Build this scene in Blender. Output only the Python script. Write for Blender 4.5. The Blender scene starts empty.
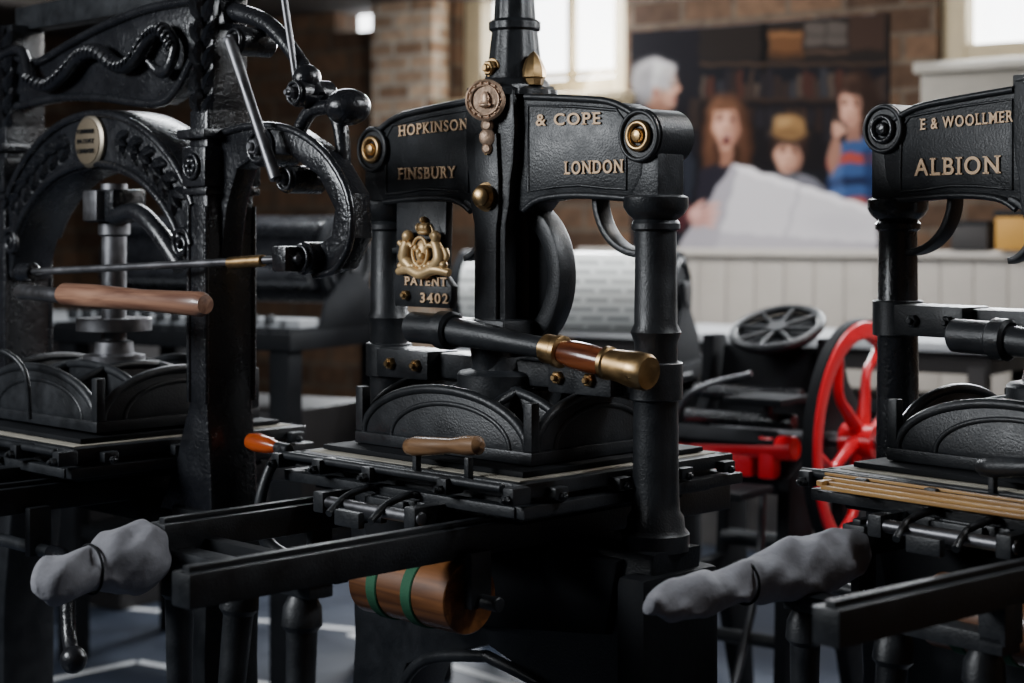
import bpy, bmesh, math, random
import numpy as np
from mathutils import Vector, Matrix
random.seed(7)
S=bpy.context.scene
C=S.collection
P=[None]
# ------------------------------------------------------------------ materials
def lin(c):
    return tuple(((v/255)/12.92 if v/255<=0.04045 else (((v/255)+0.055)/1.055)**2.4) for v in c)
def mat(name,col,rough=.5,metal=0,bump=0,bscale=60,var=0,vscale=8,spec=.5,emit=None,es=0,coat=0,bd=.002):
    m=bpy.data.materials.new(name); m.use_nodes=True
    nt=m.node_tree; b=nt.nodes['Principled BSDF']
    c=(*col,1) if len(col)==3 else col
    b.inputs['Base Color'].default_value=c
    b.inputs['Roughness'].default_value=rough
    b.inputs['Metallic'].default_value=metal
    b.inputs['Specular IOR Level'].default_value=spec
    b.inputs['Coat Weight'].default_value=coat
    b.inputs['Coat Roughness'].default_value=.2
    if emit:
        b.inputs['Emission Color'].default_value=(*emit,1); b.inputs['Emission Strength'].default_value=es
    tc=nt.nodes.new('ShaderNodeTexCoord')
    if bump:
        n=nt.nodes.new('ShaderNodeTexNoise'); n.inputs['Scale'].default_value=bscale; n.inputs['Detail'].default_value=4
        bp=nt.nodes.new('ShaderNodeBump'); bp.inputs['Strength'].default_value=bump; bp.inputs['Distance'].default_value=bd
        nt.links.new(tc.outputs['Object'],n.inputs['Vector']); nt.links.new(n.outputs['Fac'],bp.inputs['Height']); nt.links.new(bp.outputs['Normal'],b.inputs['Normal'])
    if var:
        n=nt.nodes.new('ShaderNodeTexNoise'); n.inputs['Scale'].default_value=vscale; n.inputs['Detail'].default_value=8; n.inputs['Roughness'].default_value=.65
        r=nt.nodes.new('ShaderNodeValToRGB')
        r.color_ramp.elements[0].position=.3; r.color_ramp.elements[1].position=.7
        r.color_ramp.elements[0].color=tuple(x*(1-var) for x in c[:3])+(1,)
        r.color_ramp.elements[1].color=tuple(min(1,x*(1+var)) for x in c[:3])+(1,)
        nt.links.new(tc.outputs['Object'],n.inputs['Vector']); nt.links.new(n.outputs['Fac'],r.inputs['Fac']); nt.links.new(r.outputs['Color'],b.inputs['Base Color'])
        mr=nt.nodes.new('ShaderNodeMapRange'); mr.inputs['From Min'].default_value=.25; mr.inputs['From Max'].default_value=.75
        mr.inputs['To Min'].default_value=max(0,rough-.10); mr.inputs['To Max'].default_value=min(1,rough+.16)
        nt.links.new(n.outputs['Fac'],mr.inputs['Value']); nt.links.new(mr.outputs['Result'],b.inputs['Roughness'])
    return m
def woodmat(name,c1,c2,scale=1.0,rough=.3,axis='X'):
    m=bpy.data.materials.new(name); m.use_nodes=True; nt=m.node_tree; b=nt.nodes['Principled BSDF']
    tc=nt.nodes.new('ShaderNodeTexCoord'); mp=nt.nodes.new('ShaderNodeMapping')
    s={'X':(4,60,60),'Y':(60,4,60),'Z':(60,60,4)}[axis]
    mp.inputs['Scale'].default_value=tuple(v*scale for v in s)
    n=nt.nodes.new('ShaderNodeTexNoise'); n.inputs['Scale'].default_value=1; n.inputs['Detail'].default_value=5; n.inputs['Distortion'].default_value=.6
    r=nt.nodes.new('ShaderNodeValToRGB'); r.color_ramp.elements[0].position=.35; r.color_ramp.elements[1].position=.65
    r.color_ramp.elements[0].color=(*lin(c1),1); r.color_ramp.elements[1].color=(*lin(c2),1)
    nt.links.new(tc.outputs['Object'],mp.inputs['Vector']); nt.links.new(mp.outputs['Vector'],n.inputs['Vector'])
    nt.links.new(n.outputs['Fac'],r.inputs['Fac']); nt.links.new(r.outputs['Color'],b.inputs['Base Color'])
    b.inputs['Roughness'].default_value=rough; b.inputs['Coat Weight'].default_value=.5; b.inputs['Coat Roughness'].default_value=.15
    return m
def brickmat(name,c1,c2,mortar,scale,rough=.9,bump=.6,bw=.5,rh=.25,ms=.02,nf=.8,ns=14):
    m=bpy.data.materials.new(name); m.use_nodes=True; nt=m.node_tree; b=nt.nodes['Principled BSDF']
    tc=nt.nodes.new('ShaderNodeTexCoord'); sx=nt.nodes.new('ShaderNodeSeparateXYZ'); cx=nt.nodes.new('ShaderNodeCombineXYZ')
    ad=nt.nodes.new('ShaderNodeMath'); ad.operation='ADD'
    br=nt.nodes.new('ShaderNodeTexBrick'); br.inputs['Scale'].default_value=scale
    br.inputs['Color1'].default_value=(*lin(c1),1); br.inputs['Color2'].default_value=(*lin(c2),1); br.inputs['Mortar'].default_value=(*lin(mortar),1)
    br.inputs['Mortar Size'].default_value=ms; br.inputs['Brick Width'].default_value=bw; br.inputs['Row Height'].default_value=rh
    n=nt.nodes.new('ShaderNodeTexNoise'); n.inputs['Scale'].default_value=ns; n.inputs['Detail'].default_value=6
    mx=nt.nodes.new('ShaderNodeMixRGB'); mx.blend_type='MULTIPLY'; mx.inputs['Fac'].default_value=nf
    L=nt.links.new
    L(tc.outputs['Object'],sx.inputs[0]); L(sx.outputs['X'],ad.inputs[0]); L(sx.outputs['Y'],ad.inputs[1])
    L(ad.outputs[0],cx.inputs['X']); L(sx.outputs['Z'],cx.inputs['Y']); L(cx.outputs[0],br.inputs['Vector'])
    L(tc.outputs['Object'],n.inputs['Vector'])
    L(br.outputs['Color'],mx.inputs['Color1']); L(n.outputs['Fac'],mx.inputs['Color2']); L(mx.outputs['Color'],b.inputs['Base Color'])
    if bump:
        bp=nt.nodes.new('ShaderNodeBump'); bp.inputs['Strength'].default_value=bump; bp.inputs['Distance'].default_value=.02; bp.invert=True
        L(br.outputs['Fac'],bp.inputs['Height']); L(bp.outputs['Normal'],b.inputs['Normal'])
    b.inputs['Roughness'].default_value=rough; b.inputs['Specular IOR Level'].default_value=.2 if bump else .5
    return m
IRON=mat('black_iron_paint',(.016,.018,.021),.38,0,.40,230,.4,18)
IRONG=mat('glossy_black_iron',(.012,.013,.016),.24,0,1.0,120,.3,12,coat=.4)
IRONM=mat('dull_dark_iron',(.010,.011,.013),.65,0,.3,90,.3,10,spec=.15)
STEEL=mat('worn_steel',(.18,.18,.19),.38,.9,.1,80,.3,20)
BRASS=mat('aged_brass',(.52,.34,.16),.33,1,.08,60,.25,25)
COPPER=mat('medallion_bronze',(.60,.42,.30),.45,.7,.5,120,.3,40)
GOLD=mat('gilt_paint',(.72,.50,.25),.42,.5,.1,90,.15,30)
LETTER=mat('letter_gilt',(.88,.60,.36),.5,.1)
WOODH=woodmat('varnished_handle_wood',(80,38,22),(132,72,42),1,.22)
WOODP=woodmat('pale_handle_wood',(108,78,52),(150,114,80),1,.4)
WOODB=woodmat('worn_brown_wood',(112,76,60),(170,128,104),1,.42)
WOODO=woodmat('orange_wood',(150,58,20),(190,84,32),1,.25)
WOODD=woodmat('drum_wood',(92,54,26),(150,95,48),.7,.5)
STRAW=woodmat('frisket_wood',(160,116,62),(200,155,92),1,.5)
GREEN=mat('green_girth_webbing',lin((44,100,70)),.8,0,.3,200)
FELT=mat('grey_wrapping_cloth',lin((138,138,144)),.85,0,.6,35,.25,14,bd=.006)
RED=mat('red_enamel',lin((226,24,42)),.3,0,.05,40,.1,8,coat=.3)
CREAM=mat('cream_window_paint',lin((176,162,132)),.6,0,.1,30,.1,6)
WHITE=mat('white_board_paint',lin((178,172,164)),.6,0,.1,20,.08,4)
BLANK=mat('press_blanket_felt',lin((160,155,142)),.9,0,.3,120,.2,30)
PAPER=brickmat('printed_cylinder_paper',(168,170,168),(200,202,198),(238,240,236),3.2,.28,0,.30,.10,.03,.06,30)
FLOORM=mat('dark_floor_paint',lin((52,60,74)),.42,0,.08,12,.25,3)
TAPE=mat('white_floor_line',lin((215,217,220)),.6,0,.1,30,.2,6)
CEILM=mat('ceiling_plaster',lin((84,78,74)),.9,0,.1,8,.1,2)
GLASS=mat('daylight_pane',(.8,.85,.9),.4,emit=(.95,.97,1.0),es=7)
STONE=brickmat('rubble_stone_wall',(120,94,74),(80,62,50),(104,92,80),1.6,.95,.9,.45,.2)
BRICK=brickmat('brick_pier',(232,202,174),(160,128,104),(214,206,192),2.9,.9,.6,.62,.22,.03)
SILL=mat('stone_sill',lin((136,132,124)),.8,0,.2,12,.15,6)
YEL=mat('yellow_carton',lin((180,132,50)),.6)
TABLEW=mat('pale_table_top',lin((170,173,176)),.4)
CABM=mat('dark_cabinet',lin((34,31,31)),.6,0,.1,20,.2,5)
# ------------------------------------------------------------------ helpers
def grp(name,loc,rz=0):
    e=bpy.data.objects.new(name,None); e.empty_display_size=.2; C.objects.link(e)
    e.location=loc; e.rotation_euler=(0,0,rz); P[0]=e; return e
def fin(name,me,m,ang=35,flat=False):
    if not flat:
        me.polygons.foreach_set('use_smooth',[True]*len(me.polygons))
        me.set_sharp_from_angle(angle=math.radians(ang))
    me.materials.clear(); me.materials.append(m)
    o=bpy.data.objects.new(name,me); C.objects.link(o); o.parent=P[0]; return o
def bmfin(name,bm,m,ang=35):
    bmesh.ops.recalc_face_normals(bm,faces=bm.faces)
    me=bpy.data.meshes.new(name); bm.to_mesh(me); bm.free(); return fin(name,me,m,ang)
def box(name,c,s,m,b=.004,R=None):
    bm=bmesh.new(); bmesh.ops.create_cube(bm,size=1)
    bmesh.ops.scale(bm,vec=s,verts=bm.verts)
    if b>0:
        b=min(b,min(s)*.3); bmesh.ops.bevel(bm,geom=bm.edges[:],offset=b,segments=2,affect='EDGES',profile=.6)
    if R is not None: bmesh.ops.rotate(bm,cent=(0,0,0),matrix=R,verts=bm.verts)
    bmesh.ops.translate(bm,vec=c,verts=bm.verts)
    return bmfin(name,bm,m)
def frame(d):
    d=Vector(d).normalized(); a=Vector((0,0,1)) if abs(d.z)<.9 else Vector((1,0,0))
    u=d.cross(a).normalized(); v=d.cross(u).normalized(); return d,u,v
def lathe(name,prof,p0,d,m,n=36,ang=35,flute=0,fd=0):
    """prof: (distance along axis, radius)"""
    d,u,v=frame(d); p0=Vector(p0); bm=bmesh.new(); rings=[]
    for (t,r) in prof:
        ring=[]
        for i in range(n):
            a=2*math.pi*i/n; rr=max(r,1e-4)*(1+(fd*math.cos(flute*a) if flute else 0))
            ring.append(bm.verts.new(p0+d*t+u*(rr*math.cos(a))+v*(rr*math.sin(a))))
        rings.append(ring)
    for A,B in zip(rings,rings[1:]):
        for i in range(n):
            bm.faces.new((A[i],A[(i+1)%n],B[(i+1)%n],B[i]))
    bm.faces.new(rings[0]); bm.faces.new(rings[-1][::-1])
    return bmfin(name,bm,m,ang)
def cyl(name,p0,p1,r,m,r2=None,n=32,c=.002):
    p0=Vector(p0);p1=Vector(p1);L=(p1-p0).length; r2=r if r2 is None else r2
    c=min(c,L*.3,r*.3)
    return lathe(name,[(0,r-c),(c,r),(L-c,r2),(L,r2-c)],p0,p1-p0,m,n)
def catmull(pts,k=8,cyc=False):
    pts=[Vector(p) for p in pts]; n=len(pts); out=[]
    rng=range(n if cyc else n-1)
    for i in rng:
        g=(lambda j: pts[j%n]) if cyc else (lambda j: pts[max(0,min(n-1,j))])
        a,b,c,d=g(i-1),g(i),g(i+1),g(i+2)
        for j in range(k):
            t=j/k; out.append(.5*((2*b)+(c-a)*t+(2*a-5*b+4*c-d)*t*t+(3*b-a-3*c+d)*t**3))
    if not cyc: out.append(pts[-1])
    return out
def tube(name,pts,r,m,k=8,n=14,cyc=False,sm=True):
    rl=r if isinstance(r,(list,tuple)) else [r]*len(pts)
    P4=[Vector((p[0],p[1],p[2],)) for p in pts]
    if sm:
        path=catmull(P4,k,cyc); R=[v.x for v in catmull([Vector((q,0,0)) for q in rl],k,cyc)]
    else: path=P4; R=list(rl)
    bm=bmesh.new(); rings=[]; N=len(path); u=None
    for i,p in enumerate(path):
        q=path[(i+1)%N] if (i<N-1 or cyc) else p; o=path[i-1] if (i>0 or cyc) else p
        d=(q-o); d=d.normalized() if d.length>1e-9 else Vector((0,0,1))
        if u is None: _,u,_=frame(d)
        u=(u-d*u.dot(d)).normalized(); v=d.cross(u)
        rings.append([bm.verts.new(p+(u*math.cos(2*math.pi*j/n)+v*math.sin(2*math.pi*j/n))*max(R[i],1e-4)) for j in range(n)])
    prs=list(zip(rings,rings[1:]))
    if cyc: prs.append((rings[-1],rings[0]))
    for A,B in prs:
        for j in range(n): bm.faces.new((A[j],A[(j+1)%n],B[(j+1)%n],B[j]))
    if not cyc: bm.faces.new(rings[0]); bm.faces.new(rings[-1][::-1])
    return bmfin(name,bm,m,60)
def prism(name,pts,y0,y1,m,b=.004,holes=(),plane='xz'):
    """outline in a plane, extruded between y0 and y1"""
    cu=bpy.data.curves.new(name,'CURVE'); cu.dimensions='2D'; cu.fill_mode='BOTH'
    for pl in [pts]+list(holes):
        sp=cu.splines.new('POLY'); sp.points.add(len(pl)-1)
        for i,p in enumerate(pl): sp.points[i].co=(p[0],p[1],0,1)
        sp.use_cyclic_u=True
    h=abs(y1-y0)/2; b=min(b,h*.8)
    cu.extrude=h-b; cu.bevel_depth=b; cu.bevel_resolution=1; cu.offset=-b
    ob=bpy.data.objects.new('tmp',cu); C.objects.link(ob)
    dg=bpy.context.evaluated_depsgraph_get()
    me=bpy.data.meshes.new_from_object(ob.evaluated_get(dg)); bpy.data.objects.remove(ob)
    ym=(y0+y1)/2
    if plane=='xz': M=Matrix(((1,0,0,0),(0,0,-1,ym),(0,1,0,0),(0,0,0,1)))
    elif plane=='yz': M=Matrix(((0,0,1,ym),(1,0,0,0),(0,1,0,0),(0,0,0,1)))
    else: M=Matrix.Translation((0,0,ym))
    me.transform(M)
    bm=bmesh.new(); bm.from_mesh(me); bmesh.ops.remove_doubles(bm,verts=bm.verts,dist=.00005); bmesh.ops.recalc_face_normals(bm,faces=bm.faces); bm.to_mesh(me); bm.free()
    return fin(name,me,m,30)
def text(name,s,cx,y,cz,w,h,m,ex=.003,rise=0,arc=0):
    cu=bpy.data.curves.new(name,'FONT'); cu.body=s; cu.extrude=.04; cu.offset=.014; cu.space_character=1.22
    ob=bpy.data.objects.new('tmp',cu); C.objects.link(ob)
    dg=bpy.context.evaluated_depsgraph_get()
    me=bpy.data.meshes.new_from_object(ob.evaluated_get(dg)); bpy.data.objects.remove(ob)
    bm=bmesh.new(); bm.from_mesh(me)
    ys=[v.co.y for v in bm.verts]; ya,yb=min(ys),max(ys); H=yb-ya
    stems=set()
    for e in list(bm.edges):
        a,b=e.verts[0].co,e.verts[1].co
        if abs(a.z-.04)<1e-4 and abs(b.z-.04)<1e-4 and abs(a.x-b.x)<.004 and abs(a.y-b.y)>.25*H: 
            stems.add((round((a.x+b.x)/2,2),round(min(a.y,b.y),2),round(max(a.y,b.y),2)))
    for (x,lo,hi) in stems:
        for yy in ((lo,) if lo-ya<.06*H else ())+((hi,) if yb-hi<.06*H else ()):
            g=bmesh.ops.create_cube(bm,size=1)['verts']; bmesh.ops.scale(bm,vec=(.17,.06,.08),verts=g)
            bmesh.ops.translate(bm,vec=(x,yy+(.027 if yy==lo else -.027),0),verts=g)
    bm.to_mesh(me); bm.free()
    xs=[v.co.x for v in me.vertices]; ys=[v.co.y for v in me.vertices]; x0,x1,y0_,y1_=min(xs),max(xs),min(ys),max(ys)
    for v in me.vertices:
        a=(v.co.x-x0)/(x1-x0)-.5; bb=(v.co.y-y0_)/(y1_-y0_)-.5; e=v.co.z/.04
        v.co=(cx+a*w, y-ex*.5*(e+1), cz+bb*h+rise*a+arc*(.25-a*a))
    return fin(name,me,m,flat=True)
def blob(name,c,r,m,n=16,seg=10):
    bm=bmesh.new(); bmesh.ops.create_uvsphere(bm,u_segments=n,v_segments=seg,radius=1)
    bmesh.ops.scale(bm,vec=r,verts=bm.verts); bmesh.ops.translate(bm,vec=c,verts=bm.verts); return bmfin(name,bm,m,80)
def arcpoly(cx,cz,r0,r1,a0,a1,n=20,sx=1,sz=1):
    A=[(cx+sx*r1*math.cos(math.radians(a0+(a1-a0)*i/n)),cz+sz*r1*math.sin(math.radians(a0+(a1-a0)*i/n))) for i in range(n+1)]
    B=[(cx+sx*r0*math.cos(math.radians(a0+(a1-a0)*i/n)),cz+sz*r0*math.sin(math.radians(a0+(a1-a0)*i/n))) for i in range(n,-1,-1)]
    return A+B
def nut(name,c,d,r,h,m):
    d_,u,v=frame(d); lathe(name,[(0,r),(h*.8,r),(h,r*.8)],c,d,m,6,20); lathe(name+'_stud',[(0,r*.5),(h*1.4,r*.5),(h*1.55,r*.35)],c,d,m,14)
# ------------------------------------------------------------------ shared press parts
def platen(zt=1.095,hx=.25,hy=.20,m=IRON):
    box('platen_plate',(0,0,zt-.012),(2*hx,2*hy,.024),m)
    H=.098
    def half(c,rx,n=32,h=H): return [(c+rx*math.cos(math.pi*i/n),zt+h*math.sin(math.pi*i/n)) for i in range(n+1)]
    for j,y in enumerate((-hy+.012,-.07,.07,hy-.012)):
        rx=hx-.02
        prism('platen_rib_x%d'%j,half(0,rx),y-.004,y+.004,m,.001)
        tube('platen_rib_rim_x%d'%j,[(rx*math.cos(math.pi*k/20),y,zt+H*math.sin(math.pi*k/20)) for k in range(21)],.010,m,2,8)
        if j==0: tube('platen_inner_rim_x',[(.02+rx*.72*math.cos(math.pi*k/20),y-.002,zt+H*.74*math.sin(math.pi*k/20)) for k in range(21)],.006,m,2,8)
    for j,x in enumerate((-hx+.012,-.08,.08,hx-.012)):
        ry=hy-.02
        prism('platen_rib_y%d'%j,half(0,ry),x-.004,x+.004,m,.001,plane='yz')
        tube('platen_rib_rim_y%d'%j,[(x,ry*math.cos(math.pi*k/20),zt+H*math.sin(math.pi*k/20)) for k in range(21)],.010,m,2,8)
        if j==3: tube('platen_inner_rim_y',[(x+.002,ry*.72*math.cos(math.pi*k/20),zt+H*.74*math.sin(math.pi*k/20)) for k in range(21)],.006,m,2,8)
    for sx in(-1,1):
        for sy in(-1,1):
            box('platen_post',(sx*(hx-.012),sy*(hy-.012),zt+.045),(.022,.022,.09),m)
    lathe('platen_boss',[(0,.13),(.03,.12),(.06,.09),(.085,.075)],(0,0,zt),(0,0,1),m)
def carriage(pad=(-.69,-.935),farend=-.70,railend=-.92,frisket=False,rounce=True,padr=1.0,padz=.912,tie=True,drum=True):
    box('bed',(0,0,1.005),(.58,.54,.045),IRON)
    box('bed_skirt',(0,0,.982),(.50,.46,.03),IRONM)
    for s in(-1,1):
        box('tympan_bar_y%d'%s,(0,s*.285,1.043),(.64,.026,.026),IRON)
        box('tympan_bar_x%d'%s,(s*.31,0,1.043),(.026,.60,.026),IRON)
        box('tympan_lower_bar%d'%s,(s*.325,.0,1.008),(.03,.62,.022),IRON)
        box('tympan_lower_cross%d'%s,(0,s*.30,1.008),(.64,.03,.020),IRON)
    box('press_blanket',(0,0,1.050),(.595,.555,.016),BLANK,.003)
    box('tympan_sheet',(0,0,1.0645),(.565,.51,.010),IRONM,.002)
    cyl('tympan_rod',(-.35,-.322,1.05),(.30,-.322,1.05),.008,IRON)
    for x in(-.33,-.2,-.05,.16,.33):
        box('hinge_%d'%int(x*100+50),(x,-.318,1.04),(.026,.045,.030),IRON)
        nut('hinge_bolt_%d'%int(x*100+50),(x,-.34,1.035),(0,-1,0),.009,.012,IRON)
    for x in(-.22,.1,.24):
        box('edge_lug',(x,.30,1.03),(.04,.03,.03),IRON)
    for y in(-.22,-.05,.13,.26):
        box('side_lug',(.335,y,1.035),(.022,.035,.022),IRON)
        nut('side_bolt',(.345,y,1.03),(1,0,0),.008,.008,IRON)
    if frisket:
        for i in range(4):
            box('frisket_strip_%d'%i,(.05+.012*i,-.325-.018*i,1.052-.005*i),(.68,.010,.007),STRAW,.002)
        for x in(-.26,.36): box('frisket_end',(x,-.34,1.043),(.014,.08,.010),STRAW,.002)
    for s in(-1,1):
        x=s*.2; re=railend if s>0 else farend
        box('rail%d'%s,(x,(re+.42)/2,.947),(.05,.42-re,.055),IRON,.005)
        box('rail_way%d'%s,(x,(re+.42)/2,.978),(.018,.42-re-.02,.010),IRON,.002)
        for y in(-.16,-.05,.08,.2):
            box('bed_runner',(x,y,.975),(.035,.05,.03),IRONM)
    for i,y in enumerate((-.33,-.375,-.42)):
        box('girth_clip_%d'%i,(.0,y,.985-.006*i),(.11-.02*i,.016,.03),IRON)
    tube('girth_hook_a',[(.06,-.29,1.0),(.07,-.33,1.015),(.05,-.37,1.0),(.06,-.42,.975)],.007,IRON)
    tube('girth_hook_b',[(-.06,-.29,1.0),(-.05,-.33,1.015),(-.07,-.37,1.0),(-.06,-.42,.975)],.007,IRON)
    box('bed_girth_bracket',(0,-.30,.985),(.2,.05,.035),IRON)
    for x in(-.13,.13): box('bed_roller_bracket',(x,-.34,.985),(.03,.10,.04),IRON)
    cyl('bed_roller',(-.15,-.375,.985),(.15,-.375,.985),.012,STEEL)
    by=-.66 if tie else -.50; bz=.912 if tie else .86
    if tie: box('rail_mid_tie',(.0,-.60,.925),(.40,.03,.03),IRONM)
    box('leg_bolster',(.0,by,bz),(.44,.05,.03),IRON)
    if not tie: box('bolster_riser',(.2,by,.90),(.05,.05,.08),IRON); box('bolster_riser_b',(-.2,by,.88),(.05,.05,.05),IRON)
    for i,(x,xb,yb) in enumerate(((.17,.19,-.04),(0,-.03,-.08),(-.19,-.24,.04))):
        h=bz-.015
        lathe('front_leg_%d'%i,[(0,.022),(.02,.032),(.05,.034),(.06,.026),(.3,.022),(h-.06,.032),(h-.03,.045),(h,.045)],(x,by,h),(xb-x,yb,-h),IRON)
    if drum:
        cyl('rounce_drum',(-.035,-.33,.848),(.225,-.33,.848),.064,WOODD,n=48)
        for x in(.03,.125): cyl('girth_band_%d'%int(x*100),(x-.014,-.33,.848),(x+.014,-.33,.848),.067,GREEN,n=48)
        tube('girth_strap',[(.125,-.28,.885),(.12,-.20,.915),(.125,.05,.915)],.006,GREEN)
    cyl('drum_axle',(-.30,-.33,.848),(.30,-.33,.848),.013,IRON)
    for x in(-.2,.245): box('drum_hanger',(x,-.33,.885),(.02,.05,.10),IRON)
    if rounce:
        tube('rounce_arm',[(-.30,-.33,.848),(-.345,-.35,.88),(-.345,-.365,.95),(-.34,-.345,1.02),(-.340,-.31,1.06)],[.014,.014,.012,.011,.013],IRON)
        lathe('rounce_knob',[(0,.009),(.02,.012),(.04,.017),(.08,.020),(.105,.017),(.115,.006)],(-.345,-.31,1.060),(-1,0,.05),WOODO)
        cyl('rounce_ferrule',(-.32,-.31,1.059),(-.362,-.31,1.061),.012,IRON)
    if pad:
        y0,y1=pad; L=y0-y1; z=padz
        fr=[(0,.034),(.05,.050),(.16,.060),(.32,.062),(.44,.054),(.54,.040),(.66,.040),(.82,.042),(.93,.035),(1.0,.012)]
        nodes=[(-.2-.015*f,y0-L*f,z+.014-.030*f) for f,_ in fr]
        o=tube('cloth_wrapped_rail_end',nodes,[r*padr for _,r in fr],FELT,8,32)
        for v in o.data.vertices:
            c=v.co; k=.004*math.sin(42*c.y+70*c.z)+.003*math.sin(110*c.x+60*c.y)+.002*math.sin(160*c.z-90*c.y)
            v.co.x+=k*.9; v.co.z+=k
        tube('wrap_string',[(-.2-.009+.041*padr*math.cos(a),y0-.57*L,z-.003+.043*padr*math.sin(a)) for a in [i*math.pi/6 for i in range(12)]],.0025,IRONM,3,6,True)
def staple_base(y=.07,open_=False):
    if open_:
        for s in(-1,1):
            prism('staple_leg%d'%s,[(s*.33,.918),(s*.47,.918),(s*.455,.6),(s*.47,.2),(s*.52,0),(s*.38,0),(s*.385,.2),(s*.38,.6)],-y,y,IRON,.01)
            lathe('foot_pad%d'%s,[(0,.085),(.02,.085),(.035,.06)],(s*.45,0,0),(0,0,1),IRON)
        box('staple_tie',(0,0,.89),(.80,.12,.05),IRONM,.01)
        return
    pts=[(-.43,.918),(.43,.918),(.42,.82),(.41,.62),(.43,.40),(.49,.16),(.56,0),(.38,0),(.34,.22),(.31,.45),(.24,.60),(0,.68),(-.24,.60),(-.31,.45),(-.34,.22),(-.38,0),(-.56,0),(-.49,.16),(-.43,.40),(-.41,.62),(-.42,.82)]
    prism('staple_base',pts,-y,y,IRON,.01)
    prism('staple_base_web',[(-.36,.90),(.36,.90),(.33,.76),(0,.72),(-.33,.76)],-y-.02,y+.02,IRONM,.008)
    for s in(-1,1):
        tube('base_rim%d'%s,[(s*.36,-y,.0),(s*.335,-y,.25),(s*.295,-y,.46),(s*.20,-y,.61),(0,-y,.66)],.012,IRON)
        lathe('foot_pad%d'%s,[(0,.085),(.02,.085),(.035,.06)],(s*.47,0,0),(0,0,1),IRON)
    s=1
    box('foot_side%d'%s,(s*.405,0,.66),(.07,.22,.44),IRONM,.02)
    prism('side_leg%d'%s,[(-.06,.72),(.06,.72),(.09,.4),(.2,.1),(.26,0),(.12,0),(.06,.18),(0,.3),(-.06,.18),(-.12,0),(-.26,0),(-.2,.1),(-.09,.4)],s*.405-.025,s*.405+.025,IRON,.006,plane='yz')
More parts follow.
